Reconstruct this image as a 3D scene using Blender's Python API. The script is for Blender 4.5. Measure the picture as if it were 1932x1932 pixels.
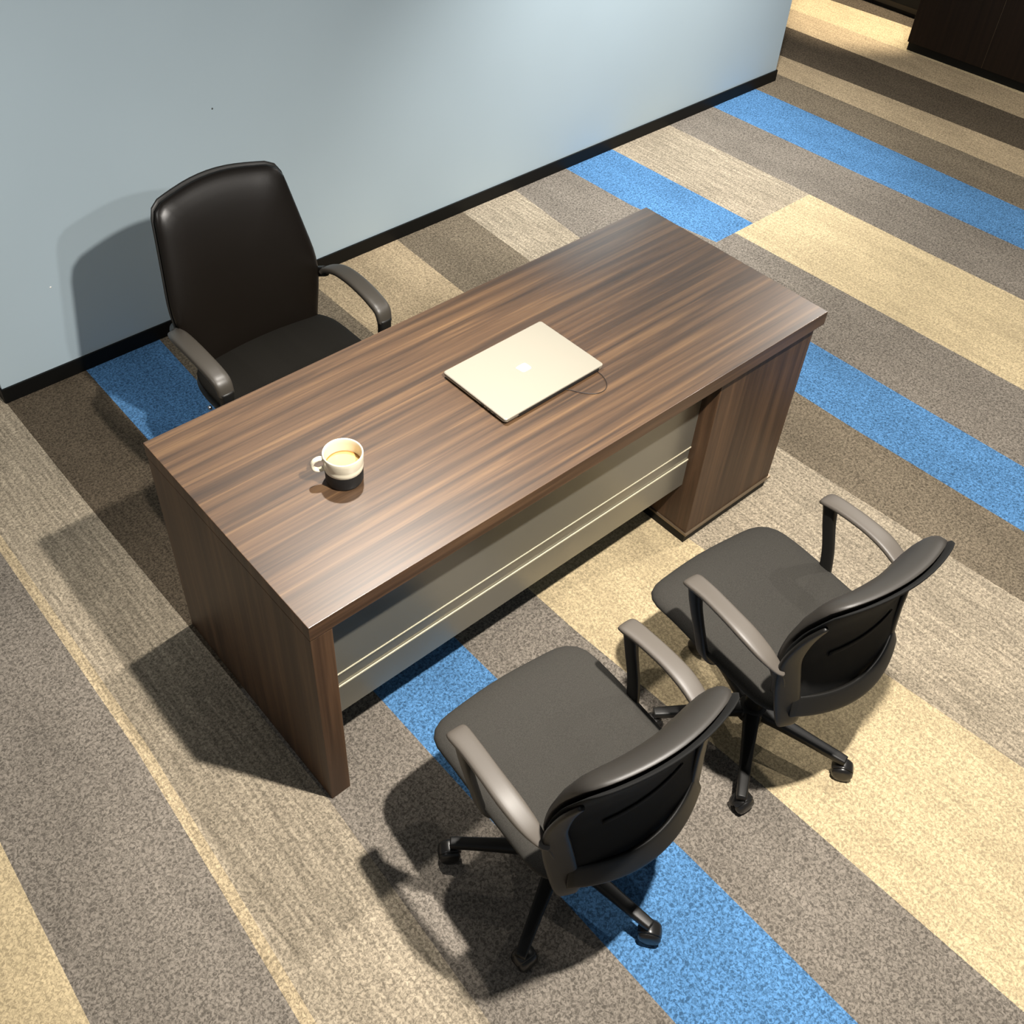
import bpy, bmesh, math, random
from mathutils import Vector, Matrix, Euler
PI = math.pi
for o in list(bpy.data.objects):
    bpy.data.objects.remove(o)
scn = bpy.context.scene
C = scn.collection

# ---------------------------------------------------------------- camera
cd = bpy.data.cameras.new('camera')
cam = bpy.data.objects.new('camera', cd); C.objects.link(cam)
cam.location = (-0.6382, -1.2356, 2.5868)
cam.rotation_euler = (math.radians(45.2032), math.radians(-1.7375), math.radians(-40.3758))
cd.sensor_width = 36; cd.sensor_fit = 'HORIZONTAL'
cd.lens = 36 * 1981.324 / 1932
cd.shift_x = 0.03038; cd.shift_y = -0.04164
cd.clip_start = 0.05
scn.camera = cam

# ---------------------------------------------------------------- world, lamps, exposure
w = bpy.data.worlds.new('world'); scn.world = w; w.use_nodes = True
w.node_tree.nodes['Background'].inputs[0].default_value = (0.86, 0.93, 1.0, 1)
w.node_tree.nodes['Background'].inputs[1].default_value = 0.13

def spot(name, loc, power, target=None, ang=140, blend=1.0, rad=0.035, col=(1.0, 0.94, 0.86)):
    l = bpy.data.lights.new(name, 'SPOT')
    l.energy = power; l.color = col; l.spot_size = math.radians(ang); l.spot_blend = blend
    l.shadow_soft_size = rad
    o = bpy.data.objects.new(name, l); C.objects.link(o); o.location = loc
    t = Vector(target if target else (loc[0], loc[1], 0)) - Vector(loc)
    o.rotation_euler = t.to_track_quat('-Z', 'Y').to_euler()
    return o
spot('ceiling_or_fill_spot', (0.60, -0.87, 2.75), 590, (0.40, -0.66, 0), ang=148, blend=1.0)
spot('ceiling_or_fill_spot', (0.82, 0.80, 2.75), 310, (0.44, 0.36, 0), ang=54, blend=1.0)
spot('ceiling_or_fill_spot', (3.00, -0.35, 2.75), 200, (2.9, -0.3, 0), ang=120)
spot('ceiling_or_fill_spot', (4.25, 1.00, 2.75), 170, (3.9, 0.6, 0), ang=150)
spot('ceiling_or_fill_spot', (3.20, 1.30, 2.75), 430, (3.17, 1.98, 0.9), ang=80, blend=0.9, col=(1, 0.98, 0.95))
spot('ceiling_or_fill_spot', (-1.5, 0.90, 2.75), 75, (0.1, 2.05, 0.9), ang=85, col=(1, 0.97, 0.93))  # added fill without a known fixture, brightens the left part of the wall
spot('ceiling_or_fill_spot', (-1.9, 0.30, 2.75), 25, (-0.9, 0.8, 0.3), ang=150, col=(1, 0.97, 0.93))  # weak added fill from the left, not a known fixture
spot('ceiling_or_fill_spot', (0.75, -1.55, 2.75), 115, (0.75, 2.05, 0.75), ang=56, blend=1.0, col=(1, 0.97, 0.93))
spot('ceiling_or_fill_spot', (5.45, 2.40, 2.60), 620, (5.58, 2.32, 0), ang=27, blend=0.8, col=(1.0, 0.88, 0.70))

vs = scn.view_settings
scn.display_settings.display_device = 'sRGB'
vs.view_transform = 'Standard'; vs.look = 'None'; vs.gamma = 1.0; vs.use_curve_mapping = False
vs.exposure = 0.0

# ---------------------------------------------------------------- materials
def s2l(c):
    return tuple((x/255/12.92 if x/255 <= 0.04045 else ((x/255+0.055)/1.055)**2.4) for x in c) + (1,)
def newmat(name, col, rough=0.5, metal=0.0, spec=0.5, srgb=True):
    m = bpy.data.materials.new(name); m.use_nodes = True
    b = m.node_tree.nodes['Principled BSDF']
    b.inputs['Base Color'].default_value = s2l(col) if srgb else tuple(col)+(1,)
    b.inputs['Roughness'].default_value = rough; b.inputs['Metallic'].default_value = metal
    b.inputs['Specular IOR Level'].default_value = spec
    return m, m.node_tree, b
def N(nt, t, **k):
    n = nt.nodes.new(t)
    for a, v in k.items(): setattr(n, a, v)
    return n
def coords(nt, scale=(1, 1, 1), rot=(0, 0, 0)):
    tc = N(nt, 'ShaderNodeTexCoord'); mp = N(nt, 'ShaderNodeMapping')
    nt.links.new(tc.outputs['Object'], mp.inputs['Vector'])
    mp.inputs['Scale'].default_value = scale; mp.inputs['Rotation'].default_value = rot
    return mp.outputs['Vector']
def noise(nt, vec, scale, detail=2, rough=0.5, dist=0.0):
    n = N(nt, 'ShaderNodeTexNoise'); nt.links.new(vec, n.inputs['Vector'])
    n.inputs['Scale'].default_value = scale; n.inputs['Detail'].default_value = detail
    n.inputs['Roughness'].default_value = rough; n.inputs['Distortion'].default_value = dist
    return n.outputs['Fac']
def ramp(nt, fac, stops, interp='LINEAR'):
    r = N(nt, 'ShaderNodeValToRGB'); nt.links.new(fac, r.inputs['Fac'])
    r.color_ramp.interpolation = interp
    el = r.color_ramp.elements
    while len(el) < len(stops): el.new(0.5)
    for e, (p, c) in zip(el, stops): e.position = p; e.color = c
    return r.outputs['Color']
def mix(nt, a, b, fac, mode='MIX'):
    m = N(nt, 'ShaderNodeMix', data_type='RGBA', blend_type=mode)
    for i, v in ((6, a), (7, b), (0, fac)):
        if hasattr(v, 'is_linked') or hasattr(v, 'links'): nt.links.new(v, m.inputs[i])
        else: m.inputs[i].default_value = v
    return m.outputs[2]
def bump(nt, b, h, strength=0.3, dist=0.002):
    n = N(nt, 'ShaderNodeBump'); nt.links.new(h, n.inputs['Height'])
    n.inputs['Strength'].default_value = strength; n.inputs['Distance'].default_value = dist
    nt.links.new(n.outputs['Normal'], b.inputs['Normal'])

def g(v): return (v, v, v, 1)
def carpet(name, col, ribs=0.0, contrast=0.5):
    m, nt, b = newmat(name, col, 0.95, spec=0.1)
    v = coords(nt)
    n1 = noise(nt, v, 135, 2, 0.55, 0.9)
    sp = ramp(nt, n1, [(0.36, g(1 - contrast)), (0.5, g(1.0)), (0.63, g(1 + contrast*0.95))])
    n2 = noise(nt, coords(nt, (1, 0.35, 1)), 5, 3, 0.6)
    bl = ramp(nt, n2, [(0.3, g(0.86)), (0.7, g(1.12))])
    n3 = noise(nt, coords(nt, (90, 5, 1)), 1.0, 2, 0.6)
    rb = ramp(nt, n3, [(0.35, g(1 - ribs)), (0.65, g(1 + ribs))])
    c = mix(nt, s2l(col), sp, 1.0, 'MULTIPLY'); c = mix(nt, c, bl, 1.0, 'MULTIPLY'); c = mix(nt, c, rb, 1.0, 'MULTIPLY')
    nt.links.new(c, b.inputs['Base Color'])
    bump(nt, b, n1, 0.5, 0.004)
    return m
CARPET = {
 'cream':  carpet('carpet_cream', (180, 163, 130), 0.08, 0.30),
 'tan':    carpet('carpet_tan', (160, 143, 116), 0.10, 0.36),
 'pale':   carpet('carpet_pale_line', (166, 150, 122), 0.16, 0.38),
 'light':  carpet('carpet_light_grey', (148, 137, 119), 0.20, 0.40),
 'grey':   carpet('carpet_grey', (116, 109, 100), 0.06, 0.46),
 'brown':  carpet('carpet_brown', (108, 98, 83), 0.06, 0.46),
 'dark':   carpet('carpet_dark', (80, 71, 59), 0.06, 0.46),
 'blue':   carpet('carpet_blue', (76, 118, 160), 0.05, 0.48),
}
def wood(name, axis, stops, rough=0.33, spec=0.5, sc=1.0, coat=0.0):
    m, nt, b = newmat(name, (100, 70, 50), rough, spec=spec)
    st = [34*sc, 34*sc, 34*sc]; st[axis] = 1.0
    v = coords(nt, tuple(st))
    n1 = noise(nt, v, 1.0, 5, 0.62, 0.5)
    st2 = [120, 120, 120]; st2[axis] = 3.0
    n2 = noise(nt, coords(nt, tuple(st2)), 1.0, 3, 0.6, 0.2)
    c = ramp(nt, n1, stops)
    f = ramp(nt, n2, [(0.3, g(0.84)), (0.65, g(1.10))])
    c = mix(nt, c, f, 1.0, 'MULTIPLY')
    nt.links.new(c, b.inputs['Base Color'])
    bump(nt, b, n2, 0.05, 0.001)
    b.inputs['Coat Weight'].default_value = coat; b.inputs['Coat Roughness'].default_value = 0.12
    return m
WS = [(0.25, s2l((36, 24, 14))), (0.42, s2l((58, 41, 26))), (0.55, s2l((80, 58, 38))), (0.74, s2l((112, 85, 56)))]
WD = [(0.28, s2l((52, 37, 26))), (0.5, s2l((74, 54, 38))), (0.72, s2l((98, 73, 52)))]
M_top = wood('walnut_laminate_lengthwise', 0, WS, 0.40, spec=1.0, coat=0.35, sc=1.15)
M_side = wood('walnut_laminate_upright', 2, WD, 0.48, spec=0.35, sc=0.8)
M_edge = wood('walnut_edge_band', 0, WD, 0.4)
M_cab = wood('dark_walnut_cabinet', 2, [(0.3, s2l((24, 15, 8))), (0.7, s2l((36, 24, 14)))], 0.6, spec=0.2)
M_seam, _, _ = newmat('dark_recess', (14, 11, 9), 0.7)
M_black, _, _ = newmat('black_plinth', (8, 8, 7), 0.55, spec=0.25)
M_trimm, _, _ = newmat('brown_metal_trim', (120, 104, 84), 0.35, 0.6)
M_silver, nt_, b_ = newmat('satin_silver_paint', (142, 139, 128), 0.30, 0.6)
M_alu, _, _ = newmat('bright_aluminium_edge', (205, 196, 170), 0.6, 0.0)

m, nt, b = newmat('pale_blue_wall_paint', (174, 191, 200), 0.55, spec=0.4)
n1 = noise(nt, coords(nt), 1.3, 2)
nt.links.new(mix(nt, s2l((174, 191, 200)), ramp(nt, n1, [(0.3, g(0.97)), (0.7, g(1.03))]), 1.0, 'MULTIPLY'), b.inputs['Base Color'])
bump(nt, b, noise(nt, coords(nt), 260, 2), 0.05, 0.001)
M_wall = m

def plastic(name, col, rough=0.42, spec=0.5):
    m, nt, b = newmat(name, col, rough, spec=spec)
    bump(nt, b, noise(nt, coords(nt), 900, 1), 0.12, 0.0006)
    return m
M_plast = plastic('black_chair_plastic', (22, 21, 19), 0.45, 0.35)
M_pad = plastic('charcoal_arm_plastic', (84, 78, 71), 0.48)
def fabric(name, col, sc=500, rough=0.9, spec=0.3):
    m, nt, b = newmat(name, col, rough, spec=spec)
    n1 = noise(nt, coords(nt), sc, 2)
    c = mix(nt, s2l(col), ramp(nt, n1, [(0.35, g(0.8)), (0.65, g(1.2))]), 1.0, 'MULTIPLY')
    nt.links.new(c, b.inputs['Base Color']); bump(nt, b, n1, 0.15, 0.001)
    return m
M_fab = fabric('charcoal_seat_fabric', (50, 48, 44))
M_padx = plastic('dark_arm_plastic', (56, 52, 46), 0.42)
M_vinyl = plastic('black_vinyl', (46, 43, 39), 0.5)
M_mesh = fabric('black_back_mesh', (16, 16, 15), 700)
M_leather, nt, b = newmat('black_leather', (16, 12, 8), 0.36, spec=0.35)
bump(nt, b, noise(nt, coords(nt), 300, 3), 0.08, 0.0008)
M_exseat = fabric('black_seat_leatherette', (14, 12, 8), 500, 0.85, 0.15)
M_wheel, _, _ = newmat('caster_black_plastic', (26, 25, 24), 0.3)
M_chrome, _, _ = newmat('polished_steel', (200, 200, 200), 0.2, 1.0)
M_lid, _, _ = newmat('laptop_silver_aluminium', (150, 145, 132), 0.40, 0.2)
M_lbase, _, _ = newmat('laptop_side_aluminium', (150, 142, 128), 0.35, 0.6)
M_ldark, _, _ = newmat('laptop_hinge_black', (10, 10, 10), 0.5)
M_logo, _, _ = newmat('laptop_white_emblem', (250, 250, 245), 0.25)
M_cable, _, _ = newmat('thin_dark_cable', (40, 30, 24), 0.5)
M_ceram, _, _ = newmat('glazed_white_ceramic', (206, 198, 176), 0.2)
M_cband, _, _ = newmat('matte_black_band', (5, 5, 5), 0.6)
M_coffee, _, _ = newmat('milky_coffee', (198, 164, 108), 0.3)
M_foam, _, _ = newmat('coffee_edge', (176, 124, 60), 0.3)
M_white, _, _ = newmat('white_paint_fleck', (240, 240, 235), 0.5)
M_grey, _, _ = newmat('grey_scuff', (70, 74, 74), 0.6)

# ---------------------------------------------------------------- mesh helpers
def link(name, me, mats, parent=None, smooth=False, bevel=0.0, seg=2):
    o = bpy.data.objects.new(name, me); C.objects.link(o)
    for mm in (mats if isinstance(mats, (list, tuple)) else [mats]): me.materials.append(mm)
    if smooth:
        for p in me.polygons: p.use_smooth = True
    if parent is not None: o.parent = parent
    if bevel > 0:
        md = o.modifiers.new('bevel', 'BEVEL'); md.width = bevel; md.segments = seg; md.limit_method = 'ANGLE'; md.angle_limit = math.radians(35)
        for p in me.polygons: p.use_smooth = True
        if seg >= 1:
            md.harden_normals = True
    return o
def build(name, bm, mats, parent=None, smooth=False, bevel=0.0, seg=2):
    bmesh.ops.recalc_face_normals(bm, faces=bm.faces)
    me = bpy.data.meshes.new(name); bm.to_mesh(me); bm.free()
    return link(name, me, mats, parent, smooth, bevel, seg)
def box(bm, x0, y0, z0, x1, y1, z1, mat=0):
    vs_ = [bm.verts.new(p) for p in ((x0,y0,z0),(x1,y0,z0),(x1,y1,z0),(x0,y1,z0),(x0,y0,z1),(x1,y0,z1),(x1,y1,z1),(x0,y1,z1))]
    for f in ((0,3,2,1),(4,5,6,7),(0,1,5,4),(1,2,6,5),(2,3,7,6),(3,0,4,7)):
        fc = bm.faces.new([vs_[i] for i in f]); fc.material_index = mat
def lathe(bm, prof, n=48, mat=0, center=(0, 0), closed=False):
    rings = []
    for r, z in prof:
        rings.append([bm.verts.new((center[0]+r*math.cos(2*PI*i/n), center[1]+r*math.sin(2*PI*i/n), z)) for i in range(n)] if r > 1e-6 else [bm.verts.new((center[0], center[1], z))])
    for a, b2 in zip(rings[:-1], rings[1:]):
        for i in range(n):
            j = (i+1) % n
            if len(a) == 1 and len(b2) == 1: continue
            if len(a) == 1: f = bm.faces.new((a[0], b2[i], b2[j]))
            elif len(b2) == 1: f = bm.faces.new((a[i], a[j], b2[0]))
            else: f = bm.faces.new((a[i], a[j], b2[j], b2[i]))
            f.material_index = mat
def catmull(pts, sub=6):
    P = [Vector(p) for p in pts]; out = []
    for i in range(len(P)-1):
        p0 = P[max(i-1, 0)]; p1 = P[i]; p2 = P[i+1]; p3 = P[min(i+2, len(P)-1)]
        for k in range(sub):
            t = k/sub
            out.append(0.5*((2*p1)+(p2-p0)*t+(2*p0-5*p1+4*p2-p3)*t*t+(3*p1-p0-3*p2+p3)*t**3))
    out.append(P[-1]); return out
def sweep(bm, pts, wdir, sub=6, rnd=3.2, n=16, mat=0):
    """pts: (x,y,z,width,thickness); section is a superellipse; wdir = direction of the width (vector or list)"""
    # interpolate 5-vectors
    def cm(i, t):
        a = pts[max(i-1,0)]; b2 = pts[i]; c = pts[i+1]; d = pts[min(i+2,len(pts)-1)]
        return [0.5*((2*b2[k])+(c[k]-a[k])*t+(2*a[k]-5*b2[k]+4*c[k]-d[k])*t*t+(3*b2[k]-a[k]-3*c[k]+d[k])*t**3) for k in range(5)]
    Q = []
    for i in range(len(pts)-1):
        for k in range(sub): Q.append(cm(i, k/sub)+[(i+k/sub)/(len(pts)-1)])
    Q.append(list(pts[-1])+[1.0])
    rings = []
    for i, q in enumerate(Q):
        p = Vector(q[:3]); a = Vector(Q[max(i-1,0)][:3]); b2 = Vector(Q[min(i+1,len(Q)-1)][:3])
        T = (b2-a).normalized()
        if callable(wdir): Wd = Vector(wdir(q[5]))
        else: Wd = Vector(wdir)
        Wd = (Wd - T*Wd.dot(T)).normalized(); H = T.cross(Wd)
        ring = []
        for j in range(n):
            th = 2*PI*j/n; c, s = math.cos(th), math.sin(th)
            ring.append(bm.verts.new(p + Wd*(q[3]/2*math.copysign(abs(c)**(2/rnd), c)) + H*(q[4]/2*math.copysign(abs(s)**(2/rnd), s))))
        rings.append(ring)
    for a, b2 in zip(rings[:-1], rings[1:]):
        for j in range(n):
            k = (j+1) % n
            f = bm.faces.new((a[j], a[k], b2[k], b2[j])); f.material_index = mat
    for r in (rings[0], rings[-1]):
        c = bm.verts.new(sum((v.co for v in r), Vector())/n)
        for j in range(n):
            f = bm.faces.new((r[j], r[(j+1) % n], c)); f.material_index = mat
def pillow(bm, outline, pos, top, bot, nr=10, nt=64, edge=4.0):
    """outline(th)->(u,v) at rim; pos(u,v,h)->xyz; top/bot = heights at centre; profile (1-r^edge)^(1/2.4)"""
    def ring(r, sgn):
        out = []
        k = max(0.0, 1-r**edge)**(1/2.2)
        for i in range(nt):
            u, v = outline(2*PI*i/nt)
            out.append(bm.verts.new(pos(u*r, v*r, (top if sgn > 0 else -bot)*k)))
        return out
    rs = [0.15, 0.35, 0.55, 0.7, 0.82, 0.9, 0.95, 0.98, 0.995]
    seq = [[bm.verts.new(pos(0, 0, top))]] + [ring(r, 1) for r in rs] + [ring(1.0, 1)] + [ring(r, -1) for r in reversed(rs)] + [[bm.verts.new(pos(0, 0, -bot))]]
    for a, b2 in zip(seq[:-1], seq[1:]):
        for i in range(nt):
            j = (i+1) % nt
            if len(a) == 1: bm.faces.new((a[0], b2[i], b2[j]))
            elif len(b2) == 1: bm.faces.new((a[i], a[j], b2[0]))
            else: bm.faces.new((a[i], a[j], b2[j], b2[i]))
def sup(a, b2, n):
    def f(th):
        c, s = math.cos(th), math.sin(th)
        return a*math.copysign(abs(c)**(2/n), c), b2*math.copysign(abs(s)**(2/n), s)
    return f
def rpoly(pts, nt=64):
    """closed outline through corners (x, y, radius), resampled evenly; returns th -> (x, y)"""
    P = []; n = len(pts)
    for i in range(n):
        a = Vector(pts[i-1][:2]); b2 = Vector(pts[i][:2]); c = Vector(pts[(i+1) % n][:2]); r = pts[i][2]
        d1 = (a-b2).normalized(); d2 = (c-b2).normalized()
        ang = d1.angle(d2); cut = min(r/math.tan(ang/2), (a-b2).length*0.49, (c-b2).length*0.49)
        p0 = b2+d1*cut; p2 = b2+d2*cut
        for k in range(9):
            t = k/8; P.append(p0*(1-t)**2 + b2*2*t*(1-t) + p2*t*t)
    L = [0]
    for i in range(len(P)): L.append(L[-1]+(P[(i+1) % len(P)]-P[i]).length)
    out = []
    for i in range(nt):
        d = L[-1]*i/nt; k = max(j for j in range(len(P)) if L[j] <= d)
        t = (d-L[k])/max(1e-9, L[k+1]-L[k]); q = P[k].lerp(P[(k+1) % len(P)], t); out.append((q.x, q.y))
    return lambda th: out[int(round(th/(2*PI)*nt)) % nt]
def thing(name, label, cat, loc=(0, 0, 0), rz=0.0, group=None):
    o = bpy.data.objects.new(name, None); C.objects.link(o); o.empty_display_size = 0.1
    o.location = loc; o.rotation_euler = (0, 0, rz); tag(o, label, cat, group); return o
def tag(o, label, cat, group=None):
    o['label'] = label; o['category'] = cat
    if group: o['group'] = group
def struct(o): o['kind'] = 'structure'; return o

# ---------------------------------------------------------------- carpet floor (striped planks), one mesh
bm = bmesh.new()
names = list(CARPET)
YS, YN, YM = -3.0, 3.6, 1.145
KN = [-3.0, -1.4, -0.7, 0.0, 0.45, 0.8, YM, 1.6, 2.05, 2.7, 3.6]
def xat(line, y):
    p = sorted(line)
    if y <= p[0][0]: return p[0][1]
    if y >= p[-1][0]: return p[-1][1]
    for (y0, x0), (y1, x1) in zip(p[:-1], p[1:]):
        if y <= y1: return x0 + (x1-x0)*(y-y0)/(y1-y0)
def rows(lines, kinds, ya, yb_):
    ys = [y for y in KN if ya <= y <= yb_]
    for k, kind in enumerate(kinds):
        a, b2 = lines[k], lines[k+1]
        for y0, y1 in zip(ys[:-1], ys[1:]):
            f = bm.faces.new([bm.verts.new((x, y, 0)) for x, y in ((xat(a, y0), y0), (xat(b2, y0), y0), (xat(b2, y1), y1), (xat(a, y1), y1))])
            f.material_index = names.index(kind)
def st(x): return [(0, x)]
# plank seams as (y, x) points
m1 = [(-3, -0.83), (-0.7, -0.752), (0.45, -0.715), (3.6, -0.70)]
m2 = [(-3, -0.48), (-0.7, -0.385), (-0.4, -0.366), (0.45, -0.328), (1.4, -0.328), (3.6, -0.33)]
m2b = [(y, x+0.030) for y, x in m2]
b1 = [(-3, -0.13), (-0.7, -0.037), (0.0, -0.007), (0.7, -0.010), (1.4, -0.024), (3.6, -0.024)]
b2 = [(-3, 0.30), (-0.7, 0.289), (0.45, 0.281), (3.6, 0.287)]
b3 = [(-3, 0.64), (-1.4, 0.615), (-0.7, 0.615), (0.0, 0.586), (0.45, 0.58), (YM, 0.575), (3.6, 0.60)]
b4 = [(-3, 0.97), (-1.4, 0.935), (-0.7, 0.920), (0.0, 0.884), (0.45, 0.88), (YM, 0.88)]
b5 = [(-3, 1.66), (-1.4, 1.545), (-0.7, 1.490), (0.0, 1.438), (YM, 1.40)]
b6 = [(-3, 2.20), (-0.7, 2.060), (0.0, 2.028), (YM, 2.02)]
b7 = [(-3, 2.45), (-0.7, 2.349), (0.0, 2.327), (YM, 2.327)]
b8 = [(-3, 2.68), (-0.7, 2.642), (0.0, 2.633), (YM, 2.62)]
b9 = [(-3, 3.08), (0.0, 3.036), (YM, 3.018)]
b10 = [(-3, 3.65), (0.0, 3.598), (2.05, 3.561), (3.6, 3.54)]
b11 = [(-3, 4.06), (0.23, 3.969), (1.84, 3.917), (3.6, 3.87)]
b12 = [(-3, 4.34), (0.45, 4.291), (1.6, 4.285), (3.6, 4.24)]
b13 = [(-3, 4.70), (0.58, 4.584), (2.09, 4.530), (3.6, 4.49)]
b14 = [(-3, 5.05), (0.73, 4.847), (2.24, 4.750), (3.6, 4.66)]
b15 = [(-3, 5.35), (0.92, 5.184), (2.49, 5.124), (3.6, 5.07)]
b16 = [(-3, 5.62), (1.83, 5.424), (2.67, 5.379), (3.6, 5.33)]
b17 = [(-3, 6.0), (2.0, 5.762), (2.6, 5.709), (3.6, 5.63)]
rows([st(-3.2), st(-2.2), st(-1.9), st(-1.3), [(y, x-0.31) for y, x in m1], m1, m2, m2b, b1],
     ['grey', 'blue', 'brown', 'tan', 'cream', 'grey', 'pale', 'light'], YS, YN)
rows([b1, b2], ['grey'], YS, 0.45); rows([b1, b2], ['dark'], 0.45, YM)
rows([b2, b3, b4, b5, b6, b7, b8, b9, b10], ['blue', 'grey', 'cream', 'light', 'brown', 'blue', 'grey', 'cream'], YS, YM)
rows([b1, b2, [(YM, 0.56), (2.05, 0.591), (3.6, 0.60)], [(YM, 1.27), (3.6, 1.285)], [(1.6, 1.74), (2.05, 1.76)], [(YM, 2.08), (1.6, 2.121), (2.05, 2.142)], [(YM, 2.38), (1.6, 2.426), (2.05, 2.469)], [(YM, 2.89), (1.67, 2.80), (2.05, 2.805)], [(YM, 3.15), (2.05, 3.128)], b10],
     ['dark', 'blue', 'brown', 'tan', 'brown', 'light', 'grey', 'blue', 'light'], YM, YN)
rows([b10, b11, b12, b13, b14, b15, b16, b17, st(6.8)], ['grey', 'blue', 'brown', 'tan', 'dark', 'tan', 'cream', 'dark'], YS, YN)
bmesh.ops.remove_doubles(bm, verts=bm.verts, dist=0.0004)
for f in bm.faces:
    if f.normal.z < 0: f.normal_flip()
me = bpy.data.meshes.new('floor'); bm.to_mesh(me); bm.free()
struct(link('floor', me, [CARPET[k] for k in names]))

# ---------------------------------------------------------------- partition wall
YW = 2.05; WX0, WX1 = -0.022, 4.445
bm = bmesh.new(); box(bm, WX0, YW, 0, WX1, YW+0.24, 2.9)
struct(build('wall_back', bm, M_wall, bevel=0.002, seg=1))
bm = bmesh.new()
box(bm, WX0-0.006, YW-0.008, 0, WX1+0.006, YW, 0.062)
box(bm, WX0-0.006, YW, 0, WX0, YW+0.24, 0.062); box(bm, WX1, YW, 0, WX1+0.006, YW+0.24, 0.062)
struct(build('baseboard_back', bm, M_black))

# ---------------------------------------------------------------- desk
DL, DW, DH = 1.844, 0.742, 0.75
desk = thing('executive_desk', 'walnut desk with silver modesty panel and side cabinet, standing on striped carpet', 'desk')
bm = bmesh.new(); box(bm, 0, 0, 0.703, DL, DW, DH)
bmesh.ops.recalc_face_normals(bm, faces=bm.faces)
for f in bm.faces: f.material_index = 1 if abs(f.normal.x) > 0.9 else (2 if abs(f.normal.y) > 0.9 else 0)
build('desktop', bm, [M_top, M_side, M_edge], desk, bevel=0.0018)
bm = bmesh.new(); box(bm, 0.001, 0.002, 0, 0.060, DW-0.002, 0.6995)
build('side_panel', bm, M_side, desk, bevel=0.0015)
bm = bmesh.new(); box(bm, 0.004, 0.006, 0.6995, DL-0.02, DW-0.006, 0.703)
build('shadow_gap', bm, M_seam, desk)
# modesty panel: upper sheet, groove, lower sheet
bm = bmesh.new()
box(bm, 0.060, 0.075, 0.398, 1.405, 0.093, 0.6995)
mp = build('modesty_panel', bm, M_silver, desk)
bm = bmesh.new(); box(bm, 0.060, 0.0775, 0.345, 1.405, 0.091, 0.398); build('groove_strip', bm, M_silver, mp)
bm = bmesh.new(); box(bm, 0.060, 0.075, 0.234, 1.405, 0.093, 0.345); build('lower_sheet', bm, M_silver, mp)
for z in (0.398, 0.345):
    bm = bmesh.new(); box(bm, 0.060, 0.0735, z-0.0022, 1.405, 0.0765, z+0.0022); build('bright_edge_strip', bm, M_alu, mp)
# cabinet (pedestal) under the right end
bm = bmesh.new(); box(bm, 1.405, 0.020, 0.050, 1.832, DW-0.01, 0.6995)
ped = build('cabinet_body', bm, M_side, desk, bevel=0.0015)
bm = bmesh.new(); box(bm, 1.400, 0.014, 0.042, 1.838, DW-0.006, 0.050); build('metal_rim', bm, M_trimm, ped)
bm = bmesh.new(); box(bm, 1.408, 0.024, 0.0, 1.828, DW-0.02, 0.042); build('plinth', bm, M_black, ped)
# rear drawer fronts facing the executive side
for k in range(3):
    bm = bmesh.new(); z0 = 0.055+k*0.214
    box(bm, 1.412, DW-0.010, z0, 1.826, DW-0.0005, z0+0.208); dr = build('drawer_front', bm, M_side, ped, bevel=0.001, seg=1)
    bm = bmesh.new(); box(bm, 1.56, DW-0.0005, z0+0.16, 1.68, DW+0.010, z0+0.172); build('drawer_handle', bm, M_chrome, dr)

# ---------------------------------------------------------------- laptop
lap = thing('laptop', 'closed silver laptop with white emblem lying on the walnut desktop', 'laptop', (0.937, 0.350, DH), math.radians(0.8))
def rrect(a, b2, r, n=8):
    pts = []
    for cx_, cy_, s in ((a-r, b2-r, 0), (-a+r, b2-r, 1), (-a+r, -b2+r, 2), (a-r, -b2+r, 3)):
        for k in range(n+1):
            th = (s + k/n)*PI/2; pts.append((cx_+r*math.cos(th), cy_+r*math.sin(th)))
    return pts
def prism(bm, loops, mat=0):
    """loops: list of (pts2d, z)"""
    rings = [[bm.verts.new((x, y, z)) for x, y in p] for p, z in loops]
    n = len(rings[0])
    for a, b2 in zip(rings[:-1], rings[1:]):
        for i in range(n):
            bm.faces.new((a[i], a[(i+1) % n], b2[(i+1) % n], b2[i])).material_index = mat
    bm.faces.new(rings[0]).material_index = mat; bm.faces.new(rings[-1]).material_index = mat
LA, LB = 0.1825, 0.1265
bm = bmesh.new(); prism(bm, [(rrect(LA-0.012, LB-0.012, 0.010), 0.0025), (rrect(LA-0.001, LB-0.001, 0.011), 0.007), (rrect(LA, LB, 0.008), 0.0125)])
lb = build('base_shell', bm, M_lbase, lap, bevel=0.0006, seg=1)
for sx in (-1, 1):
    for sy in (-1, 1):
        bm = bmesh.new(); lathe(bm, [(0, 0), (0.006, 0), (0.006, 0.003), (0, 0.003)], 16, center=(sx*0.15, sy*0.095)); build('rubber_foot', bm, M_ldark, lb)
bm = bmesh.new(); prism(bm, [(rrect(LA-0.004, LB-0.004, 0.010), 0.0125), (rrect(LA-0.004, LB-0.004, 0.010), 0.0135)])
build('lid_gap', bm, M_ldark, lap)
bm = bmesh.new(); prism(bm, [(rrect(LA-0.0005, LB-0.0005, 0.008), 0.0135), (rrect(LA, LB, 0.008), 0.0145), (rrect(LA, LB, 0.008), 0.018), (rrect(LA-0.002, LB-0.002, 0.008), 0.020)])
lid = build('lid', bm, M_lid, lap, bevel=0.0005, seg=1)
bm = bmesh.new(); box(bm, -0.135, -LB-0.0006, 0.0045, 0.165, -LB+0.006, 0.0150)
build('hinge', bm, M_ldark, lap, bevel=0.001, seg=1)
for k, (a, w_) in enumerate(((-0.085, 0.010), (-0.066, 0.006), (-0.052, 0.006), (-0.036, 0.012))):
    bm = bmesh.new(); box(bm, -LA-0.0004, a-w_/2, 0.0085, -LA+0.003, a+w_/2, 0.0115); build('port', bm, M_ldark, lb)
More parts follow.
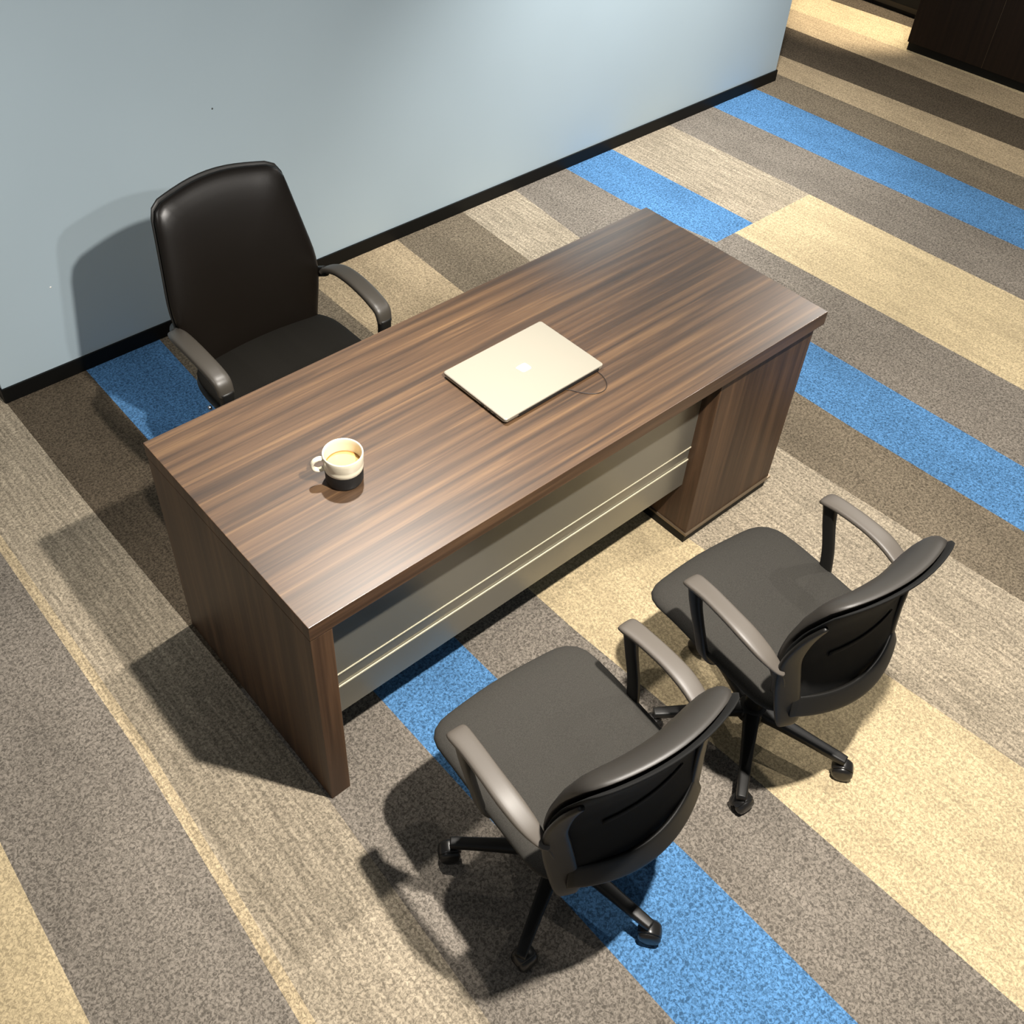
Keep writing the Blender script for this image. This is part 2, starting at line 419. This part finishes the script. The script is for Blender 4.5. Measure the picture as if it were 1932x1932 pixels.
# emblem: softly rounded square with one small tip
pts = []
for i in range(48):
    th = 2*PI*i/48; c, s = math.cos(th), math.sin(th)
    x = 0.0165*math.copysign(abs(c)**0.45, c); y = 0.0150*math.copysign(abs(s)**0.45, s)
    x -= 0.004*max(0.0, math.cos(th-PI*0.80))**12
    pts.append((x, y))
bm = bmesh.new(); prism(bm, [(pts, 0.020), (pts, 0.0203)]); build('emblem', bm, M_logo, lid)
lap_cable_pts = [(1.10, 0.232), (1.098, 0.205), (1.085, 0.176), (1.062, 0.160), (1.035, 0.162), (1.012, 0.180), (1.000, 0.196), (0.985, 0.220), (0.97, 0.235)]
bm = bmesh.new(); sweep(bm, [(x, y, DH+0.0022, 0.0022, 0.0022) for x, y in lap_cable_pts], (0, 0, 1), 6, 2, 8)
o = build('cable', bm, M_cable, smooth=True); tag(o, 'thin dark cable looping out from under the closed laptop on the desk', 'cable')

# ---------------------------------------------------------------- mug
mug = thing('coffee_mug', 'white mug with black lower half holding milky coffee, on the desktop', 'mug', (0.322, 0.322, DH), math.radians(154))
bm = bmesh.new()
lathe(bm, [(0, 0.0375), (0.0435, 0.0375), (0.0475, 0.043), (0.0485, 0.052), (0.0475, 0.056), (0.0478, 0.060), (0.0492, 0.066), (0.0497, 0.080), (0.0497, 0.0885), (0.0488, 0.0905), (0.0470, 0.0905), (0.0455, 0.088), (0.0448, 0.078), (0.0440, 0.045), (0.0435, 0.012), (0, 0.009)], 64)
build('upper_body', bm, M_ceram, mug, smooth=True)
bm = bmesh.new()
lathe(bm, [(0, 0.0), (0.040, 0.0), (0.0445, 0.003), (0.0465, 0.010), (0.0472, 0.040), (0.0466, 0.0425), (0.044, 0.0425), (0.0435, 0.0375), (0, 0.0375)], 64)
build('lower_band', bm, M_cband, mug, smooth=True)
bm = bmesh.new(); lathe(bm, [(0, 0.0520), (0.0395, 0.0520), (0.0442, 0.0523)], 64); cf = build('coffee', bm, M_coffee, mug, smooth=True)
bm = bmesh.new(); lathe(bm, [(0.0408, 0.0524), (0.0441, 0.0530), (0.0443, 0.0523)], 64); build('coffee_ring', bm, M_foam, cf, smooth=True)
bm = bmesh.new()
hp = [(0.0462, 0, 0.078), (0.058, 0, 0.080), (0.070, 0, 0.074), (0.0755, 0, 0.062), (0.072, 0, 0.050), (0.061, 0, 0.044), (0.0465, 0, 0.047)]
sweep(bm, [p+(0.015, 0.0085) for p in hp], (0, 1, 0), 8, 2.3, 14)
build('handle', bm, M_ceram, mug, smooth=True)

# ---------------------------------------------------------------- chairs
def star_base(t, R=0.255, rot=0.0, caster_dirs=None, off=(0, 0)):
    O = Vector((off[0], off[1], 0))
    bm = bmesh.new(); lathe(bm, [(0, 0.062), (0.036, 0.062), (0.042, 0.070), (0.042, 0.100), (0.034, 0.112), (0, 0.112)], 32, center=off)
    hub = build('base_hub', bm, M_plast, t, smooth=True)
    for k in range(5):
        a = rot + k*2*PI/5; d = Vector((math.cos(a), math.sin(a), 0))
        bm = bmesh.new()
        pts = [tuple(O+d*0.025), tuple(O+d*0.10), tuple(O+d*0.18), tuple(O+d*(R-0.012)), tuple(O+d*(R+0.014))]
        dims = [(0.092, 0.046, 0.034), (0.088, 0.038, 0.028), (0.082, 0.032, 0.024), (0.076, 0.029, 0.024), (0.074, 0.026, 0.022)]
        sweep(bm, [(p[0], p[1], q[0], q[1], q[2]) for p, q in zip(pts, dims)], (-d.y, d.x, 0), 4, 4.0, 20)
        leg = build('base_leg', bm, M_plast, t, smooth=True)
        ca = a + (caster_dirs[k] if caster_dirs else 0.7)
        c = O+d*(R+0.004); u = Vector((math.cos(ca), math.sin(ca), 0)); v = Vector((-u.y, u.x, 0))
        bm = bmesh.new()
        cc = c + u*0.012
        for s in (-1, 1):                      # twin wheels
            n = 24; rings = []
            for off, r in ((0.003, 0.0), (0.003, 0.025), (0.006, 0.0278), (0.017, 0.0278), (0.023, 0.023), (0.025, 0.014), (0.025, 0.0)):
                rings.append([bm.verts.new(cc + v*(s*off) + u*(r*math.cos(2*PI*i/n)) + Vector((0, 0, 0.0280+r*math.sin(2*PI*i/n)))) for i in range(n)])
            for a1, b1 in zip(rings[:-1], rings[1:]):
                for i in range(n): bm.faces.new((a1[i], a1[(i+1) % n], b1[(i+1) % n], b1[i]))
        bmesh.ops.remove_doubles(bm, verts=bm.verts, dist=0.00001)
        w_ = build('caster', bm, M_wheel, leg, smooth=True)
        w_.data.name = 'caster'
        bm = bmesh.new()                       # hood and stem over the wheels
        sweep(bm, [tuple(cc+u*0.028+Vector((0,0,0.030)))+(0.020, 0.003), tuple(cc+u*0.021+Vector((0,0,0.050)))+(0.030, 0.004), tuple(cc+Vector((0,0,0.059)))+(0.034, 0.005), tuple(cc-u*0.018+Vector((0,0,0.053)))+(0.030, 0.005), tuple(cc-u*0.029+Vector((0,0,0.036)))+(0.020, 0.004)], v, 5, 2.6, 16)
        sweep(bm, [tuple(c+Vector((0,0,z)))+(0.012, 0.012) for z in (0.030, 0.050, 0.068)], v, 2, 2, 12)
        build('caster_hood', bm, M_wheel, leg, smooth=True)
def gas_lift(t, ztop, off=(0, 0)):
    bm = bmesh.new(); lathe(bm, [(0, 0.11), (0.026, 0.11), (0.026, 0.22), (0.022, 0.225), (0.014, 0.226), (0.014, ztop), (0, ztop)], 24, center=off)
    build('gas_lift', bm, M_plast, t, smooth=True)

def visitor_chair(label, loc, rz, rot, dirs):
    t = thing('visitor_chair', label, 'chair', loc, math.radians(rz), 'two black swivel chairs on the visitors side of the desk')
    star_base(t, 0.260, rot, dirs, (-0.020, -0.030)); gas_lift(t, 0.375, (-0.020, -0.030))
    bm = bmesh.new(); box(bm, -0.075, -0.12, 0.372, 0.075, 0.12, 0.400)
    mech = build('tilt_mechanism', bm, M_plast, t, bevel=0.006)
    bm = bmesh.new(); sweep(bm, [(0.07, 0.03, 0.385, 0.010, 0.010), (0.16, 0.03, 0.383, 0.010, 0.010), (0.20, 0.03, 0.380, 0.022, 0.010)], (0, 1, 0), 3, 2.2, 10)
    build('height_lever', bm, M_plast, mech, smooth=True)
    # seat
    out = rpoly([(-0.228, -0.232, 0.09), (0.228, -0.232, 0.09), (0.238, 0.05, 0.6), (0.238, 0.250, 0.08), (0, 0.270, 0.9), (-0.220, 0.246, 0.085), (-0.226, 0.05, 0.6)])
    def pos(u, v, h):
        f = 0.018*max(0, (v-0.10)/0.13)**2
        dish = -0.006*math.exp(-((u/0.14)**2+((v+0.02)/0.14)**2))
        return (u, v+0.028, 0.436 - f + h + (dish if h > 0 else 0))
    bm = bmesh.new(); pillow(bm, out, pos, 0.030, 0.016, edge=7)
    st = build('seat_cushion', bm, M_fab, t, smooth=True)
    def pos2(u, v, h): return (u*0.93, v*0.93+0.026, 0.418 + h)
    bm = bmesh.new(); pillow(bm, out, pos2, 0.010, 0.024, edge=3)
    build('seat_shell', bm, M_plast, t, smooth=True)
    # backrest: y grows towards the desk; the sitter side is +y
    YC = [(0.40, -0.235), (0.46, -0.222), (0.54, -0.200), (0.61, -0.190), (0.68, -0.192), (0.75, -0.206), (0.83, -0.236), (0.90, -0.272)]
    def yb(x, z):
        z = min(max(z, 0.40), 0.90)
        for (z0, y0), (z1, y1) in zip(YC[:-1], YC[1:]):
            if z <= z1:
                t = (z-z0)/(z1-z0); return y0+(y1-y0)*t + (1.0 if z < 0.7 else 1.0-1.2*(z-0.7))*x*x
    bout = rpoly([(-0.190, -0.180, 0.05), (0.190, -0.180, 0.05), (0.216, -0.02, 0.25), (0.190, 0.208, 0.05), (0, 0.232, 0.9), (-0.190, 0.208, 0.05), (-0.216, -0.02, 0.25)])
    def bpos(u, v, h):
        z = 0.645 + v
        return (u, yb(u, z) + h*(1 + (1.0*max(0.0, (z-0.66)/0.2) if h > 0 else 0)), z)
    bm = bmesh.new(); pillow(bm, bout, bpos, 0.028, 0.008, edge=4)
    bk = build('backrest_cushion', bm, M_vinyl, t, smooth=True)
    # rear shell: thin rim following the outline
    def bposr(u, v, h):
        z = 0.645 + v
        return (u*1.02, yb(u, z) - 0.013 + h, z*1.0)
    bm = bmesh.new(); pillow(bm, lambda th: tuple(k*1.015 for k in bout(th)), bposr, 0.004, 0.010, edge=8)
    sh = build('backrest_shell', bm, M_mesh, t, smooth=True)
    # frame: two posts and lower rail
    fr = bmesh.new()
    for s in (-1, 1):
        pts = [(s*0.178, -0.205, 0.392, 0.046, 0.016), (s*0.182, -0.204, 0.425, 0.062, 0.018), (s*0.193, -0.190, 0.50, 0.066, 0.018), (s*0.204, -0.178, 0.58, 0.062, 0.017), (s*0.210, -0.176, 0.65, 0.048, 0.015), (s*0.205, -0.192, 0.73, 0.030, 0.013), (s*0.194, -0.214, 0.79, 0.010, 0.010)]
        sweep(fr, pts, (1, s*0.45, 0), 5, 3.6, 16)
    pts = []
    for i in range(13):
        x = -0.186 + i*0.372/12
        pts.append((x, -0.258 + 1.55*x*x, 0.472 - 0.010*math.cos(x/0.2*PI/2), 0.056, 0.014))
    sweep(fr, pts, (0, 0.45, 0.9), 2, 4.5, 20)
    bfm = build('back_frame', fr, M_plast, t, smooth=True)
    # bracket between mechanism and the rail
    bm = bmesh.new(); sweep(bm, [(0, -0.08, 0.386, 0.10, 0.02), (0, -0.16, 0.388, 0.09, 0.018), (0, -0.225, 0.405, 0.08, 0.016), (0, -0.243, 0.455, 0.07, 0.014)], (1, 0, 0), 4, 4, 14)
    build('back_bracket', bm, M_plast, t, smooth=True)
    # shallow embossed bar on the rear shell
    bm = bmesh.new()
    sweep(bm, [(x, yb(x, 0.62)-0.026, 0.62, 0.016, 0.004) for x in (-0.11, -0.06, 0, 0.06, 0.11)], (0, 0, 1), 3, 3, 10)
    build('raised_bar', bm, M_mesh, sh, smooth=True)
    # arms
    for s in (-1, 1):
        bm = bmesh.new()
        pad = [(s*0.238, 0.125, 0.640, 0.040, 0.012), (s*0.240, 0.112, 0.650, 0.050, 0.017), (s*0.242, 0.06, 0.657, 0.048, 0.018), (s*0.245, -0.01, 0.657, 0.048, 0.018), (s*0.245, -0.07, 0.650, 0.050, 0.018), (s*0.240, -0.125, 0.632, 0.044, 0.016), (s*0.232, -0.165, 0.612, 0.026, 0.010), (s*0.228, -0.180, 0.604, 0.008, 0.006)]
        sweep(bm, pad, (1, 0, 0), 5, 3.4, 18)
        ar = build('armrest', bm, M_pad, t, smooth=True)
        bm = bmesh.new()
        sup_ = [(s*0.130, 0.020, 0.392, 0.040, 0.014), (s*0.190, 0.028, 0.396, 0.038, 0.015), (s*0.222, 0.040, 0.425, 0.036, 0.018), (s*0.234, 0.060, 0.50, 0.034, 0.018), (s*0.239, 0.088, 0.58, 0.036, 0.020), (s*0.240, 0.104, 0.642, 0.040, 0.024)]
        sweep(bm, sup_, (0, 1, 0.2), 5, 3.4, 14)
        # rear link from pad down to the back post
        sweep(bm, [(s*0.238, -0.120, 0.618, 0.026, 0.012), (s*0.226, -0.155, 0.600, 0.034, 0.018), (s*0.212, -0.168, 0.550, 0.036, 0.018), (s*0.204, -0.168, 0.50, 0.034, 0.014)], (s*0.3, 1, 0), 4, 3.4, 14)
        build('arm_support', bm, M_plast, ar, smooth=True)
    return t
visitor_chair('black swivel armchair nearest the viewer, in front of the mug end of the desk', (0.358, -0.482, 0), -4.0, math.radians(139), [0.2, 2.6, 0.5, 0.3, 0.6])
visitor_chair('black swivel armchair farther right, in front of the desk side cabinet', (1.052, -0.525, 0), -5.0, math.radians(219), [2.4, 0.3, 0.5, 0.4, 0.6])

def executive_chair(label, loc, rz):
    t = thing('executive_chair', label, 'chair', loc, math.radians(rz))
    # built facing -y (towards the desk)
    star_base(t, 0.285, math.radians(54)); gas_lift(t, 0.40)
    bm = bmesh.new(); box(bm, -0.09, -0.13, 0.395, 0.09, 0.13, 0.425); build('tilt_mechanism', bm, M_plast, t, bevel=0.006)
    base = sup(1, 1, 4.5)
    def out(th):
        u, v = base(th); return u*0.258, v*0.245
    bm = bmesh.new(); pillow(bm, out, lambda u, v, h: (u, v-0.015, 0.472 - 0.015*max(0, (-v-0.1)/0.14)**2 + h), 0.030, 0.024, edge=7)
    build('seat_cushion', bm, M_exseat, t, smooth=True)
    bm = bmesh.new(); pillow(bm, out, lambda u, v, h: (u*1.02, v*1.0-0.015, 0.448 + h), 0.012, 0.046, edge=4)
    build('seat_shell', bm, M_plast, t, smooth=True)
    bout = rpoly([(-0.208, -0.285, 0.05), (0.208, -0.285, 0.05), (0.262, -0.06, 0.35), (0.212, 0.262, 0.055), (0, 0.296, 0.9), (-0.212, 0.262, 0.055), (-0.262, -0.06, 0.35)])
    def yb(x, v):
        z = v+0.285
        return 0.205 + 0.19*z + 0.10*z*z - 0.85*x*x*0.6 + 0.045*math.exp(-((z-0.0)/0.10)**2)*0
    bm = bmesh.new(); pillow(bm, bout, lambda u, v, h: (u, yb(u, v) - h, 0.715+v), 0.040, 0.012, edge=4.5)
    build('backrest_cushion', bm, M_leather, t, smooth=True)
    bm = bmesh.new(); pillow(bm, lambda th: tuple(k*1.018 for k in bout(th)), lambda u, v, h: (u, yb(u, v) + 0.012 - h, 0.715+v), 0.008, 0.016, edge=10)
    build('backrest_shell', bm, M_plast, t, smooth=True)
    bm = bmesh.new(); sweep(bm, [(0, 0.08, 0.412, 0.09, 0.02), (0, 0.20, 0.415, 0.09, 0.02), (0, 0.255, 0.45, 0.08, 0.02), (0, 0.29, 0.60, 0.07, 0.018)], (1, 0, 0), 5, 4, 14)
    build('back_bracket', bm, M_plast, t, smooth=True)
    for s in (-1, 1):
        bm = bmesh.new()
        pad = [(s*0.262, 0.205, 0.622, 0.030, 0.014), (s*0.275, 0.185, 0.640, 0.044, 0.020), (s*0.284, 0.13, 0.660, 0.054, 0.024), (s*0.286, 0.06, 0.665, 0.056, 0.025), (s*0.285, -0.01, 0.660, 0.056, 0.025), (s*0.283, -0.065, 0.650, 0.056, 0.026), (s*0.282, -0.098, 0.636, 0.054, 0.026), (s*0.281, -0.110, 0.600, 0.048, 0.024)]
        sweep(bm, pad, (1, 0, 0), 6, 3.4, 18)
        ar = build('armrest', bm, M_padx, t, smooth=True)
        bm = bmesh.new()
        sweep(bm, [(s*0.281, -0.109, 0.612, 0.028, 0.044), (s*0.280, -0.104, 0.54, 0.028, 0.040), (s*0.276, -0.080, 0.46, 0.028, 0.038), (s*0.250, -0.045, 0.412, 0.034, 0.022), (s*0.17, -0.02, 0.405, 0.040, 0.016), (s*0.08, -0.01, 0.406, 0.044, 0.014)], (0, 1, 0.25), 6, 3.4, 14)
        sp = build('arm_support', bm, M_plast, ar, smooth=True)
        bm = bmesh.new()
        sweep(bm, [(s*0.268, 0.190, 0.632, 0.034, 0.022), (s*0.262, 0.225, 0.615, 0.034, 0.022), (s*0.240, 0.262, 0.600, 0.034, 0.020), (s*0.190, 0.285, 0.598, 0.034, 0.018)], (0, 0, 1), 5, 3.4, 14)
        build('arm_rear_bracket', bm, M_plast, ar, smooth=True)
        bm = bmesh.new(); lathe(bm, [(0, -0.004), (0.007, -0.004), (0.007, 0.004), (0, 0.006)], 16)  # added steel stud standing in for the highlight below the arm
        bmesh.ops.rotate(bm, verts=bm.verts, cent=(0, 0, 0), matrix=Matrix.Rotation(s*PI/2, 3, 'Y'))
        bmesh.ops.translate(bm, verts=bm.verts, vec=(s*0.270, 0.05, 0.435)); build('arm_highlight_stud', bm, M_chrome, sp, smooth=True)
    return t
executive_chair('tall black leather office chair between the blue wall and the desk', (0.612, 1.045, 0), 0.0)

# ---------------------------------------------------------------- background cabinets
cab = thing('storage_cabinet', 'dark walnut cabinet with tall doors standing at far right on carpet', 'cabinet', (5.425, 1.836, 0), math.radians(3.0))
bm = bmesh.new(); box(bm, 0.020, -2.40, 0.05, 0.45, 0, 1.50); build('carcass', bm, M_cab, cab)
bm = bmesh.new(); box(bm, 0.020, -2.38, 0.0, 0.44, -0.004, 0.05); build('plinth', bm, M_black, cab)
for k in range(5):
    y1 = -0.002 - k*0.478
    bm = bmesh.new(); box(bm, 0.0, y1-0.475, 0.053, 0.018, y1, 1.497); d = build('door', bm, M_cab, cab, bevel=0.0015, seg=1)
    bm = bmesh.new(); box(bm, -0.014, (y1-0.44 if k % 2 == 0 else y1-0.045), 1.0, 0.0, (y1-0.43 if k % 2 == 0 else y1-0.035), 1.16); build('door_handle', bm, M_chrome, d)
    bm = bmesh.new(); box(bm, 0.004, y1-0.4778, 0.053, 0.017, y1-0.4752, 1.497); build('edge_strip', bm, M_trimm, d)
bc = thing('low_black_cabinet', 'black low cabinet with a grey lower rail, beyond the walnut cabinet', 'cabinet', (5.885, 2.0, 0), math.radians(1.5))
bm = bmesh.new(); box(bm, 0.02, 0, 0.0, 0.45, 1.3, 0.028); build('plinth', bm, M_black, bc)
bm = bmesh.new(); box(bm, 0.0, 0, 0.060, 0.45, 1.3, 0.85); build('body', bm, M_black, bc, bevel=0.002)
mg, _, _ = newmat('dark_grey_rail', (62, 58, 52), 0.4, 0.5)
bm = bmesh.new(); box(bm, 0.006, 0.0, 0.028, 0.44, 1.3, 0.060); build('lower_rail', bm, mg, bc)

# small marks on the wall
bm = bmesh.new(); lathe(bm, [(0, 0), (0.004, 0.0), (0.003, 0.0012), (0, 0.0016)], 12)
bmesh.ops.rotate(bm, verts=bm.verts, cent=(0, 0, 0), matrix=Matrix.Rotation(PI/2, 3, 'X'))
o = build('paint_fleck', bm, M_white, smooth=True); o.location = (0.251, YW, 0.389); tag(o, 'tiny white fleck on the blue wall left of the leather chair', 'fleck')

bm = bmesh.new(); lathe(bm, [(0, 0), (0.0035, 0.0), (0.0028, 0.0008), (0, 0.001)], 12)
bmesh.ops.rotate(bm, verts=bm.verts, cent=(0, 0, 0), matrix=Matrix.Rotation(PI/2, 3, 'X'))
o = build('wall_scuff', bm, M_grey, smooth=True); o.location = (0.973, YW, 0.841); tag(o, 'tiny grey dot on the blue wall above the leather chair', 'scuff')
